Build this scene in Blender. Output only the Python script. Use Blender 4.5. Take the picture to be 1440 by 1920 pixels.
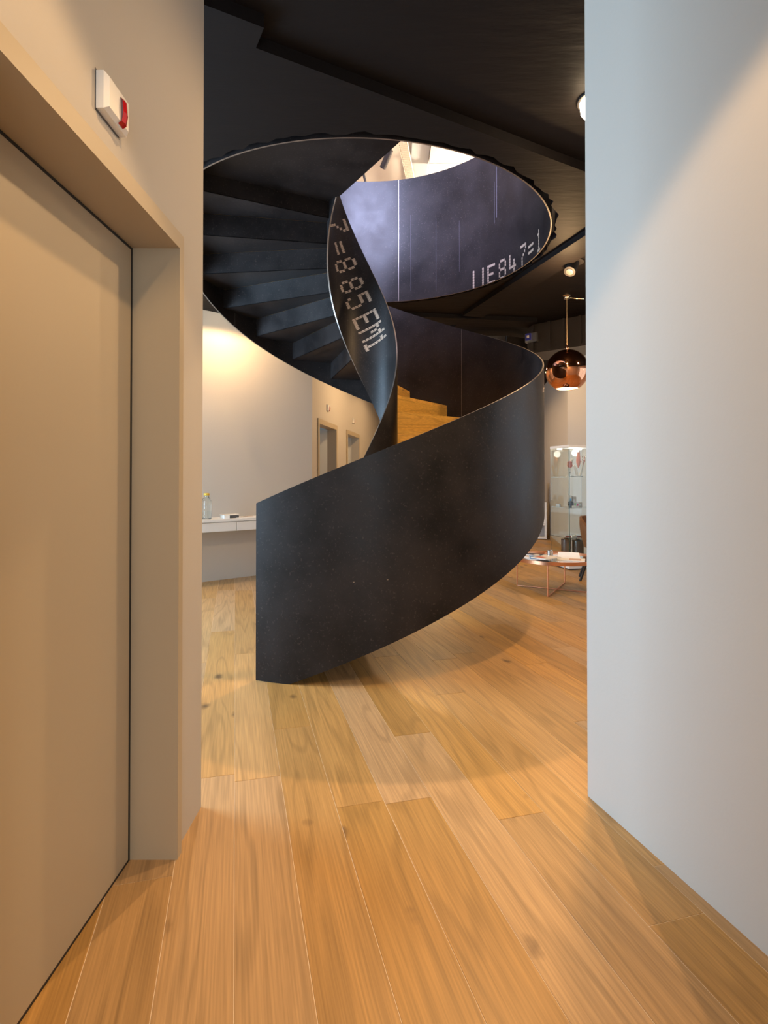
import bpy, bmesh, math, random
from math import sin, cos, pi, radians, degrees, atan2, hypot, sqrt, tan
from mathutils import Vector
from mathutils.geometry import tessellate_polygon

for o in list(bpy.data.objects): bpy.data.objects.remove(o)
S = bpy.context.scene
COL = S.collection
rnd = random.Random(7)

# ------------------------------------------------------------------ camera
FPX, PT = 1060.97, 0.0107
cam = bpy.data.cameras.new('camera'); camo = bpy.data.objects.new('camera', cam); COL.objects.link(camo)
cam.sensor_fit = 'VERTICAL'; cam.sensor_height = 36.0; cam.sensor_width = 27.0
cam.lens = 36.0 * FPX / 1920
cam.shift_x = (720 - 726.11) / 1920
cam.shift_y = -(960 - (894.85 - FPX * tan(PT))) / 1920
cam.clip_start = 0.02; cam.clip_end = 100
camo.location = (0, 0, 1.3); camo.rotation_euler = (pi / 2 + PT, 0, 0)
S.camera = camo
# ------------------------------------------------------------------ world, exposure
S.view_settings.view_transform = 'Standard'; S.view_settings.look = 'None'
S.view_settings.gamma = 1.0; S.view_settings.use_curve_mapping = False
S.view_settings.exposure = 0.08
W = bpy.data.worlds.new('world'); S.world = W; W.use_nodes = True
W.node_tree.nodes['Background'].inputs[0].default_value = (.62, .78, 1, 1)
W.node_tree.nodes['Background'].inputs[1].default_value = 1.0

# ------------------------------------------------------------------ large lights
def aim(o, target):
    d = Vector(target) - o.location
    o.rotation_euler = d.to_track_quat('-Z', 'Y').to_euler()
def area_light(name, loc, target, sx, sy, power, color):
    l = bpy.data.lights.new(name, 'AREA'); l.shape = 'RECTANGLE'; l.size = sx; l.size_y = sy
    l.energy = power; l.color = color
    o = bpy.data.objects.new(name, l); COL.objects.link(o); o.location = loc; aim(o, target); return o
def spot_light(name, loc, target, power, color, radius=.05, angle=80, blend=.3):
    l = bpy.data.lights.new(name, 'SPOT'); l.energy = power; l.color = color
    l.shadow_soft_size = radius; l.spot_size = radians(angle); l.spot_blend = blend
    o = bpy.data.objects.new(name, l); COL.objects.link(o); o.location = loc; aim(o, target); return o
def point_light(name, loc, power, color, radius=.05):
    l = bpy.data.lights.new(name, 'POINT'); l.energy = power; l.color = color; l.shadow_soft_size = radius
    o = bpy.data.objects.new(name, l); COL.objects.link(o); o.location = loc; return o
ZT0 = 3.45
WARM = (1, .63, .31); DAY = (.53, .76, 1.0)
# daylight in the two windows of the lower room
area_light('daylight_left', (-4.36, 3.75, 1.7), (0, 3.75, 1.7), 2.2, 2.7, 390, DAY)
area_light('daylight_right', (5.12, 5.2, 1.75), (0, 5.2, 1.75), 2.8, 2.4, 14, (.85, .92, 1))
# unseen skylight and rear light added as fill; daylight of the side office
area_light('upper_sky_fill', (-.3, 1.3, 6.93), (.1, 6.2, 4.2), 3.4, 1.6, 2700, (.60, .64, 1))  # added skylight, placed for the cool sheen on the upper guard
area_light('rear_fill', (.35, -2.42, 1.5), (.2, 2, 1.3), 1.3, 2.2, 52, (.80, .90, 1))  # added light behind the camera, brightens the door reveal
area_light('daylight_office', (-3.45, 10.6, 1.7), (0, 10.6, 1.7), 3.6, 1.8, 90, DAY)
# spotlight on the track of the upper floor shining down through the stair opening
spot_light('upper_spot_a', (1.10, 7.45, 6.80), (-.1, 3.0, 1.0), 1020, WARM, .06, 70, .3)
point_light('upper_room_fill', (2.6, 10.2, 6.2), 900, (1, .84, .66), .25)  # fill without a fitting, added to brighten the upper ceiling
# downlight of the passage, above the camera
spot_light('passage_downlight', (.30, .85, ZT0 - .06), (.30, .85, 0), 108, WARM, .05, 98, .15)
spot_light('passage_rear_fill', (.30, -1.3, ZT0 - .06), (.30, -1.3, 0), 70, (1, .72, .45), .05, 110, .3)  # added behind the camera to lift surfaces facing it

# ------------------------------------------------------------------ materials
MATS = {}
def mat(name, color, rough=.5, metal=0.0, noise=None, bump=None, spec=.5, stretch=None, **kw):
    """noise=(scale, amount) multiplies the colour by a mottle; bump=(scale, strength)"""
    if name in MATS: return MATS[name]
    m = bpy.data.materials.new(name); m.use_nodes = True
    nt = m.node_tree; b = nt.nodes['Principled BSDF']
    c = (*color, 1)
    b.inputs['Base Color'].default_value = c; b.inputs['Roughness'].default_value = rough
    b.inputs['Metallic'].default_value = metal; b.inputs['Specular IOR Level'].default_value = spec
    tc = nt.nodes.new('ShaderNodeTexCoord')
    if noise:
        n = nt.nodes.new('ShaderNodeTexNoise'); n.inputs['Scale'].default_value = noise[0]; n.inputs['Detail'].default_value = 6
        nt.links.new(tc.outputs['Object'], n.inputs['Vector'])
        r = nt.nodes.new('ShaderNodeMapRange'); r.inputs[1].default_value = .25; r.inputs[2].default_value = .27
        r.inputs[3].default_value = 1 - noise[1]; r.inputs[4].default_value = 1 + noise[1]
        nt.links.new(n.outputs['Fac'], r.inputs[0])
        mx = nt.nodes.new('ShaderNodeMix'); mx.data_type = 'RGBA'; mx.blend_type = 'MULTIPLY'; mx.inputs[0].default_value = 1
        mx.inputs[6].default_value = c; nt.links.new(r.outputs[0], mx.inputs[7])
        nt.links.new(mx.outputs[2], b.inputs['Base Color'])
    if bump:
        n2 = nt.nodes.new('ShaderNodeTexNoise'); n2.inputs['Scale'].default_value = bump[0]; n2.inputs['Detail'].default_value = 5
        if stretch:
            mp = nt.nodes.new('ShaderNodeMapping'); mp.inputs['Scale'].default_value = stretch; mp.inputs['Rotation'].default_value = (0, 0, .5)
            nt.links.new(tc.outputs['Object'], mp.inputs['Vector']); nt.links.new(mp.outputs[0], n2.inputs['Vector'])
        else: nt.links.new(tc.outputs['Object'], n2.inputs['Vector'])
        bp = nt.nodes.new('ShaderNodeBump'); bp.inputs['Strength'].default_value = bump[1]; bp.inputs['Distance'].default_value = .01
        nt.links.new(n2.outputs['Fac'], bp.inputs['Height']); nt.links.new(bp.outputs[0], b.inputs['Normal'])
    for k, v in kw.items():
        b.inputs[k].default_value = v
    MATS[name] = m; return m
def emit(name, color, strength):
    m = bpy.data.materials.new(name); m.use_nodes = True; b = m.node_tree.nodes['Principled BSDF']
    b.inputs['Base Color'].default_value = (*color, 1)
    b.inputs['Emission Color'].default_value = (*color, 1); b.inputs['Emission Strength'].default_value = strength
    MATS[name] = m; return m
M_wall = mat('wall_paint', (.48, .445, .395), .75, bump=(60, .05), noise=(1.5, .02))
M_door = mat('door_paint', (.43, .355, .245), .45)
M_white = mat('white_lacquer', (.78, .77, .74), .35)
M_black = mat('black_rubber', (.012, .011, .010), .6)
M_dark = mat('dark_ceiling_paint', (.0070, .0054, .0051), .65, spec=.12, noise=(5, .35), bump=(9, .5), stretch=(.35, 1.6, 1))
M_darkmetal = mat('dark_metal', (.035, .031, .030), .4, .3)
M_upper = mat('upper_ceiling_paint', (.62, .55, .45), .8, noise=(3, .05))
M_concrete = mat('upper_slab', (.35, .30, .25), .8)
M_copper = mat('polished_copper', (.80, .36, .19), .06, 1.0)
M_copperb = mat('brushed_copper', (.85, .42, .24), .28, 1.0)
M_glass = mat('clear_glass', (.93, .98, .96), .02, 0, **{'Transmission Weight': 1.0, 'IOR': 1.45})
M_steelbr = mat('brushed_aluminium', (.62, .62, .62), .3, 1.0)
M_grey = mat('grey_metal', (.12, .12, .125), .35, .7)
M_red = mat('red_lens', (.42, .008, .012), .15)
M_paint_mark = mat('stencil_paint', (.34, .27, .215), .7, noise=(60, .35))
M_oakedge = mat('oak_edge', (.42, .25, .11), .5)
M_leather = mat('brown_leather', (.12, .055, .022), .5, noise=(20, .3))
M_blackwood = mat('black_wood', (.012, .010, .010), .4)
M_paper = mat('white_paper', (.82, .80, .76), .6)
M_mirror = mat('tray_mirror', (.72, .66, .60), .06, 1.0)

def wood_material(name, base, warm_to, scale_v=1.0, rough=.42):
    m = bpy.data.materials.new(name); m.use_nodes = True; nt = m.node_tree; N = nt.nodes.new; L = nt.links.new
    b = nt.nodes['Principled BSDF']
    tc = N('ShaderNodeTexCoord'); oi = N('ShaderNodeObjectInfo')
    # every board samples another place of the timber
    off = N('ShaderNodeVectorMath'); off.operation = 'SCALE'; off.inputs[0].default_value = (13.1, 37.7, 21.3); L(oi.outputs['Random'], off.inputs['Scale'])
    add = N('ShaderNodeVectorMath'); L(tc.outputs['Object'], add.inputs[0]); L(off.outputs[0], add.inputs[1])
    mp = N('ShaderNodeMapping'); mp.inputs['Scale'].default_value = (1, .09, 1); L(add.outputs[0], mp.inputs['Vector'])
    big = N('ShaderNodeTexNoise'); big.inputs['Scale'].default_value = 5.0 * scale_v; big.inputs['Detail'].default_value = 2; big.inputs['Distortion'].default_value = .25
    L(mp.outputs[0], big.inputs['Vector'])
    ringm = N('ShaderNodeMath'); ringm.operation = 'MULTIPLY'; ringm.inputs[1].default_value = 50; L(big.outputs['Fac'], ringm.inputs[0])
    sn = N('ShaderNodeMath'); sn.operation = 'SINE'; L(ringm.outputs[0], sn.inputs[0])
    ring = N('ShaderNodeMapRange'); ring.inputs[1].default_value = .35; ring.inputs[2].default_value = 1; ring.inputs[3].default_value = 1.03; ring.inputs[4].default_value = .85
    L(sn.outputs[0], ring.inputs[0])
    mp2 = N('ShaderNodeMapping'); mp2.inputs['Scale'].default_value = (1, .02, 1); L(add.outputs[0], mp2.inputs['Vector'])
    fib = N('ShaderNodeTexNoise'); fib.inputs['Scale'].default_value = 160 * scale_v; fib.inputs['Detail'].default_value = 3; L(mp2.outputs[0], fib.inputs['Vector'])
    fr = N('ShaderNodeMapRange'); fr.inputs[1].default_value = .3; fr.inputs[2].default_value = .7; fr.inputs[3].default_value = .80; fr.inputs[4].default_value = 1.14; L(fib.outputs['Fac'], fr.inputs[0])
    mul = N('ShaderNodeMath'); mul.operation = 'MULTIPLY'; L(ring.outputs[0], mul.inputs[0]); L(fr.outputs[0], mul.inputs[1])
    # board to board tone
    rr = N('ShaderNodeMapRange'); rr.inputs[3].default_value = .82; rr.inputs[4].default_value = 1.10; L(oi.outputs['Random'], rr.inputs[0])
    mul2 = N('ShaderNodeMath'); mul2.operation = 'MULTIPLY'; L(mul.outputs[0], mul2.inputs[0]); L(rr.outputs[0], mul2.inputs[1])
    frac = N('ShaderNodeMath'); frac.operation = 'FRACT'; m7 = N('ShaderNodeMath'); m7.operation = 'MULTIPLY'; m7.inputs[1].default_value = 7.31
    L(oi.outputs['Random'], m7.inputs[0]); L(m7.outputs[0], frac.inputs[0])
    cm = N('ShaderNodeMix'); cm.data_type = 'RGBA'; cm.inputs[6].default_value = (*base, 1); cm.inputs[7].default_value = (*warm_to, 1); L(frac.outputs[0], cm.inputs[0])
    mx = N('ShaderNodeMix'); mx.data_type = 'RGBA'; mx.blend_type = 'MULTIPLY'; mx.inputs[0].default_value = 1; L(cm.outputs[2], mx.inputs[6]); L(mul2.outputs[0], mx.inputs[7])
    # knots
    mp3 = N('ShaderNodeMapping'); mp3.inputs['Scale'].default_value = (1, .55, 1); L(add.outputs[0], mp3.inputs['Vector'])
    nz = N('ShaderNodeTexNoise'); nz.inputs['Scale'].default_value = 14; L(add.outputs[0], nz.inputs['Vector'])
    mixv = N('ShaderNodeMix'); mixv.data_type = 'VECTOR'; mixv.inputs[0].default_value = .03; L(mp3.outputs[0], mixv.inputs[4]); L(nz.outputs['Color'], mixv.inputs[5])
    vo = N('ShaderNodeTexVoronoi'); vo.inputs['Scale'].default_value = 3.8; L(mixv.outputs[1], vo.inputs['Vector'])
    kn = N('ShaderNodeMapRange'); kn.inputs[1].default_value = .045; kn.inputs[2].default_value = .12; kn.inputs[3].default_value = .85; kn.inputs[4].default_value = 0; L(vo.outputs['Distance'], kn.inputs[0])
    mk = N('ShaderNodeMix'); mk.data_type = 'RGBA'; L(kn.outputs[0], mk.inputs[0]); L(mx.outputs[2], mk.inputs[6]); mk.inputs[7].default_value = (.09, .045, .02, 1)
    L(mk.outputs[2], b.inputs['Base Color'])
    b.inputs['Roughness'].default_value = rough; b.inputs['Specular IOR Level'].default_value = .35
    bp = N('ShaderNodeBump'); bp.inputs['Strength'].default_value = .12; bp.inputs['Distance'].default_value = .002
    L(mul.outputs[0], bp.inputs['Height']); L(bp.outputs[0], b.inputs['Normal'])
    MATS[name] = m; return m
M_oak = wood_material('oiled_oak', (.51, .275, .072), (.45, .29, .150))
M_oakstep = wood_material('oak_step', (.72, .42, .085), (.68, .39, .085))

def steel_material():
    m = bpy.data.materials.new('mill_scale_steel'); m.use_nodes = True; nt = m.node_tree; N = nt.nodes.new; L = nt.links.new
    b = nt.nodes['Principled BSDF']; tc = N('ShaderNodeTexCoord')
    n = N('ShaderNodeTexNoise'); n.inputs['Scale'].default_value = 2.6; n.inputs['Detail'].default_value = 9; n.inputs['Roughness'].default_value = .62; L(tc.outputs['Object'], n.inputs['Vector'])
    cr = N('ShaderNodeValToRGB'); L(n.outputs['Fac'], cr.inputs[0])
    e = cr.color_ramp.elements; e[0].position = .30; e[0].color = (.0065, .0058, .0064, 1); e[1].position = .72; e[1].color = (.026, .0215, .0215, 1)
    fine = N('ShaderNodeTexNoise'); fine.inputs['Scale'].default_value = 70; fine.inputs['Detail'].default_value = 4; L(tc.outputs['Object'], fine.inputs['Vector'])
    sp = N('ShaderNodeMapRange'); sp.inputs[1].default_value = .60; sp.inputs[2].default_value = .74; sp.inputs[3].default_value = 0; sp.inputs[4].default_value = .45; L(fine.outputs['Fac'], sp.inputs[0])
    mx = N('ShaderNodeMix'); mx.data_type = 'RGBA'; L(sp.outputs[0], mx.inputs[0]); L(cr.outputs[0], mx.inputs[6]); mx.inputs[7].default_value = (.10, .08, .07, 1)
    L(mx.outputs[2], b.inputs['Base Color'])
    b.inputs['Metallic'].default_value = .0; b.inputs['Specular IOR Level'].default_value = .27
    rg = N('ShaderNodeMapRange'); rg.inputs[1].default_value = .3; rg.inputs[2].default_value = .7; rg.inputs[3].default_value = .34; rg.inputs[4].default_value = .50; L(n.outputs['Fac'], rg.inputs[0]); L(rg.outputs[0], b.inputs['Roughness'])
    bp = N('ShaderNodeBump'); bp.inputs['Strength'].default_value = .06; bp.inputs['Distance'].default_value = .003; L(fine.outputs['Fac'], bp.inputs['Height']); L(bp.outputs[0], b.inputs['Normal'])
    MATS['steel'] = m; return m
M_steel = steel_material()
M_edge = mat('bare_steel_edge', (.30, .27, .25), .35, .8)

# ------------------------------------------------------------------ mesh helpers
class MB:
    def __init__(s): s.v = []; s.f = []; s.mi = []; s.m = 0
    def add(s, vs, fs):
        n = len(s.v); s.v += [tuple(v) for v in vs]
        for f in fs: s.f.append([n + i for i in f]); s.mi.append(s.m)
        return s
    def box(s, a, b):
        x0, y0, z0 = a; x1, y1, z1 = b
        x0, x1 = min(x0, x1), max(x0, x1); y0, y1 = min(y0, y1), max(y0, y1); z0, z1 = min(z0, z1), max(z0, z1)
        return s.add([(x0,y0,z0),(x1,y0,z0),(x1,y1,z0),(x0,y1,z0),(x0,y0,z1),(x1,y0,z1),(x1,y1,z1),(x0,y1,z1)],
                     [(0,3,2,1),(4,5,6,7),(0,1,5,4),(1,2,6,5),(2,3,7,6),(3,0,4,7)])
    def fbox(s, F, a, b):
        """box in a frame F(x, y, z) -> world"""
        n = len(s.v); s.box(a, b)
        for i in range(n, len(s.v)): s.v[i] = tuple(F(*s.v[i]))
        return s
    def prism(s, poly, z0, z1, holes=()):
        loops = [list(poly)] + [list(h) for h in holes]
        tri = tessellate_polygon([[Vector((p[0], p[1], 0)) for p in l] for l in loops])
        flat = [p for l in loops for p in l]; n = len(flat)
        vs = [(p[0], p[1], z0) for p in flat] + [(p[0], p[1], z1) for p in flat]
        fs = []
        for t in tri:
            a, b, c = (flat[i] for i in t)
            ccw = (b[0]-a[0])*(c[1]-a[1]) - (b[1]-a[1])*(c[0]-a[0]) > 0
            t = tuple(t) if ccw else tuple(reversed(t))
            fs.append(tuple(reversed(t))); fs.append(tuple(i + n for i in t))
        k = 0
        for li, l in enumerate(loops):
            ar = sum(l[i][0]*l[(i+1) % len(l)][1] - l[(i+1) % len(l)][0]*l[i][1] for i in range(len(l)))
            flip = (ar < 0) != (li > 0)
            for i in range(len(l)):
                a, b = k + i, k + (i + 1) % len(l)
                fs.append((a, b, b + n, a + n) if not flip else (b, a, a + n, b + n))
            k += len(l)
        return s.add(vs, fs)
    def tube(s, pts, r, n=10, caps=True):
        P = [Vector(p) for p in pts]; rings = []; up = Vector((0, 0, 1)); vs = []; fs = []
        for i, p in enumerate(P):
            t = (P[min(i+1, len(P)-1)] - P[max(i-1, 0)]).normalized()
            a = t.cross(up)
            if a.length < 1e-3: a = t.cross(Vector((1, 0, 0)))
            a.normalize(); b = a.cross(t).normalized()
            for k in range(n):
                an = 2*pi*k/n; vs.append(p + (a*cos(an) + b*sin(an))*r)
        for i in range(len(P)-1):
            for k in range(n):
                fs.append((i*n+k, (i+1)*n+k, (i+1)*n+(k+1) % n, i*n+(k+1) % n))
        if caps:
            fs.append(tuple(range(n))); fs.append(tuple(reversed(range((len(P)-1)*n, len(P)*n))))
        return s.add(vs, fs)
    def lathe(s, c, prof, n=32, closed=False):
        """prof: (radius, z) from bottom to top round a vertical axis at c"""
        vs = []; fs = []; m = len(prof)
        for r_, z in prof:
            for k in range(n): vs.append((c[0]+r_*cos(2*pi*k/n), c[1]+r_*sin(2*pi*k/n), c[2]+z))
        for i in range(m if closed else m-1):
            j = (i+1) % m
            for k in range(n): fs.append((i*n+k, i*n+(k+1) % n, j*n+(k+1) % n, j*n+k))
        if not closed:
            fs.append(tuple(reversed(range(n)))); fs.append(tuple(range((m-1)*n, m*n)))
        return s.add(vs, fs)
    def build(s, name, m, parent=None, smooth=None, origin=None, kind=None):
        me = bpy.data.meshes.new(name)
        o0 = origin or (0, 0, 0)
        me.from_pydata([(v[0]-o0[0], v[1]-o0[1], v[2]-o0[2]) for v in s.v], [], s.f)
        for mm in (m if isinstance(m, (list, tuple)) else [m]): me.materials.append(mm)
        for i, p in enumerate(me.polygons): p.material_index = s.mi[i]
        if smooth:
            for p in me.polygons: p.use_smooth = True
            me.set_sharp_from_angle(angle=radians(smooth))
        me.validate(); me.update()
        o = bpy.data.objects.new(name, me); COL.objects.link(o)
        if parent is not None:
            o.parent = parent
            ploc = Vector((0, 0, 0)); q = parent
            while q is not None: ploc += Vector(q.location); q = q.parent
            o.location = Vector(o0) - ploc
        else: o.location = o0
        if kind: o['kind'] = kind
        return o
def tag(o, label, cat, group=None):
    o['label'] = label; o['category'] = cat
    if group: o['group'] = group
    return o
def thing(name, loc, label, cat, group=None):
    o = bpy.data.objects.new(name, None); COL.objects.link(o); o.location = loc
    o.empty_display_size = .1
    return tag(o, label, cat, group)
def struct_empty(name, loc=(0, 0, 0)):
    o = bpy.data.objects.new(name, None); COL.objects.link(o); o.location = loc; o['kind'] = 'structure'; return o
def struct(name, mb, m, smooth=None):
    return mb.build(name, m, None, smooth, kind='structure')

# ------------------------------------------------------------------ measures of the place
XC, YC = -.2267, 5.0983                 # axis of the stair
RO, RI, RH = 1.5776, .3138, 1.6425      # outer plate, inner plate, guard round the opening
PITCH, TH1 = .6459, radians(-104.295)   # metres per radian, angle where the lower edge leaves the floor
HC, HG, FU = 3.386, 4.8375, 3.80        # ceiling, top of upper guard, upper floor
DTH, RISE, TH0, Z0 = radians(16.75), .1885, radians(106), 2.455
def cyl(r, t, z): return (XC + r*cos(t), YC + r*sin(t), z)
ZT = 3.45                               # higher part of the ceiling

# ------------------------------------------------------------------ floor
PU = Vector((-.2594, .9658, 0)); PV = Vector((.9658, .2594, 0)); PW = .1935
base = MB().prism([(-4.6, -2.6), (5.4, -2.6), (5.4, 14.7), (-4.6, 14.7)], -.20, -.0014)
floor = struct('floor', base, mat('plank_joint', (.85, .70, .52), .7))
def to_uv(x, y): return (PU.x*x + PU.y*y, PV.x*x + PV.y*y)
def pix(x, y):                          # floor point seen at a pixel of the photograph, used only to measure joints
    c, s = cos(PT), sin(PT); py = 894.85 - FPX*tan(PT)
    a = (x - 726.11)/FPX; b = (py - y)/FPX; Y = c - s*b; Z = s + c*b; k = -1.3/Z
    return a*k, Y*k
known = {-1: [to_uv(*pix(412, 1455))[0], to_uv(*pix(412, 1184))[0]], 1: [to_uv(*pix(550, 1364))[0]], 2: [to_uv(*pix(670, 1509))[0]],
         4: [to_uv(*pix(770, 1377))[0]], 5: [to_uv(*pix(960, 1533))[0]]}
plank_meshes = {}
def plank_mesh(L):
    key = round(L, 3)
    if key not in plank_meshes:
        g = .0009; w = PW/2 - g; l = L/2 - g; c = .0007; h = .0013
        vs = [(-w,-l,-h),(w,-l,-h),(w,l,-h),(-w,l,-h),(-w,-l,-c),(w,-l,-c),(w,l,-c),(-w,l,-c),(-w+c,-l+c,0),(w-c,-l+c,0),(w-c,l-c,0),(-w+c,l-c,0)]
        fs = [(0,1,5,4),(1,2,6,5),(2,3,7,6),(3,0,4,7),(4,5,9,8),(5,6,10,9),(6,7,11,10),(7,4,8,11),(8,9,10,11)]
        me = bpy.data.meshes.new('plank'); me.from_pydata(vs, [], fs); me.materials.append(M_oak); me.update(); plank_meshes[key] = me
    return plank_meshes[key]
cands = []
LENS = (1.6, 1.8, 2.0, 2.2, 2.4)
for i in range(-18, 44):
    vmid = (i + .5)*PW
    cuts = []
    if i in known:
        ks = sorted(known[i]); u = ks[0]; cuts = list(ks)
    else:
        cuts = [rnd.uniform(0, 2.2)]
    lo = cuts[0]
    while lo > -1.2: lo -= rnd.choice(LENS); cuts.insert(0, lo)
    hi = cuts[-1]
    while hi < 14.5: hi += rnd.choice(LENS); cuts.append(hi)
    for a, b in zip(cuts, cuts[1:]):
        um = (a+b)/2; P = PU*um + PV*vmid
        if not (-4.3 < P.x < 5.1 and -1.4 < P.y < 14.0): continue
        # keep what the opening between the walls can show, plus a margin
        vis = False; dist = 99
        for t in (0, .25, .5, .75, 1):
            Q = PU*(a + (b-a)*t) + PV*vmid
            if Q.y > .9:
                rx = Q.x/Q.y
                if Q.y < 2.3: ok = -1.0 < Q.x < 1.25
                else: ok = -.42 < rx < .46
                if ok: vis = True; dist = min(dist, Q.length)
        cands.append((0 if vis else 1, dist if vis else P.length, P, b-a))
cands.sort(key=lambda c: (c[0], c[1]))
rest = MB()
for n, (hid, d, P, L) in enumerate(cands):
    if n < 290:
        o = bpy.data.objects.new('plank', plank_mesh(L)); COL.objects.link(o); o.parent = floor
        o.location = P; o.rotation_euler = (0, 0, atan2(PU.y, PU.x) - pi/2)
    else:
        w, l = PW/2 - .0011, L/2 - .0011
        q = [P + PV*sx*w + PU*sy*l for sx, sy in ((-1,-1),(1,-1),(1,1),(-1,1))]
        rest.add([(p.x, p.y, 0) for p in q], [(0,1,2,3)])
rest.build('plank_field', M_oak, floor, kind='stuff')

# ------------------------------------------------------------------ walls
def wall_seg(a, b, t, z0, z1, mb=None):
    """wall from a to b, thickness t to the left of a->b"""
    mb = mb or MB()
    d = Vector((b[0]-a[0], b[1]-a[1])).normalized(); n = Vector((-d.y, d.x))*t
    return mb.prism([a, b, (b[0]+n.x, b[1]+n.y), (a[0]+n.x, a[1]+n.y)], z0, z1)
WX = -.734
m = MB()
m.box((WX-.20, 1.975, 0), (WX, 2.245, ZT)); m.box((WX-.20, .93, 2.141), (WX, 1.975, ZT)); m.box((WX-.20, -2.5, 0), (WX, .93, ZT))
struct('wall_left', m, M_wall)
RWA, RWB = (.818, 2.324), (1.033, 1.55)
dx = (RWB[0]-RWA[0])/(RWB[1]-RWA[1])
struct('wall_right', wall_seg((RWA[0] + dx*(-2.5-RWA[1]), -2.5), RWA, -.22, 0, ZT), M_wall)
struct('wall_rear', MB().box((-1.2, -2.62, 0), (2.6, -2.5, ZT)), M_wall)
struct('wall_front_left', MB().box((-4.6, 2.10, 0), (WX-.21, 2.245, ZT)), M_wall)
struct('wall_front_right', MB().box((RWA[0]+.23, 2.18, 0), (5.4, 2.324, ZT)), M_wall)
DA, DB, DC = (-4.5, 5.14), (-1.073, 8.074), (-.20, 14.5)
struct('wall_back_left', wall_seg(DA, DB, .14, 0, HC), M_wall)
# window wall of the left side, with its opening
m = MB(); xw = -4.4
m.box((xw-.12, 2.25, 0), (xw, 2.55, HC)); m.box((xw-.12, 4.9, 0), (xw, 5.3, HC)); m.box((xw-.12, 2.55, 0), (xw, 4.9, .28)); m.box((xw-.12, 2.55, 3.1), (xw, 4.9, HC))
struct('wall_side_left', m, M_wall)
m = MB(); xr = 5.2
m.box((xr, 2.3, 0), (xr+.12, 3.7, HC)); m.box((xr, 6.7, 0), (xr+.12, 8.2, HC)); m.box((xr, 3.7, 0), (xr+.12, 6.7, .5)); m.box((xr, 3.7, 3.0), (xr+.12, 6.7, HC))
struct('wall_side_right', m, M_wall)
def window(n, x, y0, y1, z0, z1):
    w = struct_empty('window_%d' % n, (x, (y0+y1)/2, z0))
    f = MB(); t = .05
    f.box((x-.03, y0, z0), (x+.03, y1, z0+t)); f.box((x-.03, y0, z1-t), (x+.03, y1, z1)); f.box((x-.03, y0, z0), (x+.03, y0+t, z1)); f.box((x-.03, y1-t, z0), (x+.03, y1, z1)); f.box((x-.02, (y0+y1)/2-.02, z0), (x+.02, (y0+y1)/2+.02, z1))
    f.build('window_frame', M_grey, w)
    MB().box((x-.004, y0+t, z0+t), (x+.004, y1-t, z1-t)).build('pane', M_glass, w)
window(1, -4.47, 2.55, 4.9, .28, 3.1)
window(2, 5.27, 3.7, 6.7, .5, 3.0)
struct('wall_back_right', wall_seg((5.3, 7.7), (3.05, 9.56), -.14, 0, HC), M_wall)
m = MB(); wall_seg((3.05, 9.56), (3.154, 10.22), -.14, 0, HC, m); wall_seg((3.154, 10.22), (3.509, 12.469), -.14, 0, HC, m); wall_seg((3.509, 12.469), (3.85, 14.6), -.14, 0, HC, m)
struct('wall_back_side', m, M_wall)
m = MB()
for a, b in (((3.05, 9.56), (3.154, 10.22)), ((3.154, 10.22), (3.509, 12.469)), ((3.509, 12.469), (3.85, 14.6))): wall_seg(a, b, .014, 0, .07, m)
struct('baseboard_right', m, M_oakedge)
struct('wall_far', MB().box((-.6, 14.5, 0), (4.2, 14.64, HC)), M_wall)
# wall with the two far doorways: local frame along the wall
d2 = Vector((DC[0]-DB[0], DC[1]-DB[1], 0)).normalized(); n2 = Vector((d2.y, -d2.x, 0))
def WF(s, n, z): return Vector((DB[0], DB[1], 0)) + d2*s + n2*n + Vector((0, 0, z))
D1, D2 = (.279, 1.55), (2.35, 3.62); DH = 2.10
m = MB()
for a, b in ((0, D1[0]+.05), (D1[1]-.05, D2[0]+.05), (D2[1]-.05, 6.5)): m.fbox(WF, (a, -.12, 0), (b, 0, HC))
for a, b in (D1, D2): m.fbox(WF, (a+.05, -.12, DH+.05), (b-.05, 0, HC))
struct('wall_back_corridor', m, M_wall)
# side office behind the doorways
struct('wall_office_back', MB().box((-3.7, 7.2, 0), (-3.6, 14.5, HC)), M_wall)
struct('wall_office_end', MB().box((-3.7, 14.5, 0), (-.7, 14.64, HC)), M_wall)

def handle(parent, F, s, n, z, sgn):
    h = MB(); h.fbox(F, (s-.02, n-.006*sgn, z-.10), (s+.02, n+.004*sgn, z+.08)); 
    h.fbox(F, (s-.01, n, z-.01), (s+.01, n+.05*sgn, z+.01)); h.fbox(F, (s-.01, n+.04*sgn, z-.01), (s+.12, n+.055*sgn, z+.01))
    h.build('door_handle', M_grey, parent)
def far_door(n, span, open_deg):
    a, b = span
    E_ = struct_empty('door_%d' % n, WF(a, 0, 0))
    f = MB(); w = .075
    f.fbox(WF, (a, -.14, 0), (a+w, .02, DH+w)); f.fbox(WF, (b-w, -.14, 0), (b, .02, DH+w)); f.fbox(WF, (a+w, -.14, DH), (b-w, .02, DH+w))
    f.build('door_frame', M_door, E_)
    # leaf hinged at the far jamb, swung into the office
    ang = radians(open_deg); L = b-a-2*w-.01
    hp = (b-w, -.14)
    def LF(s, q, z):
        x = hp[0] - s*cos(ang) + q*sin(ang); y = hp[1] - s*sin(ang) - q*cos(ang)
        return WF(x, y, z)
    lf = MB().fbox(LF, (0, 0, .01), (L, .045, DH-.005)).build('leaf', mat('office_door_paint', (.52, .53, .50), .4), E_)
    handle(lf, LF, L-.08, 0, 1.05, -1)
far_door(1, D1, 62); far_door(2, D2, 48)

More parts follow.
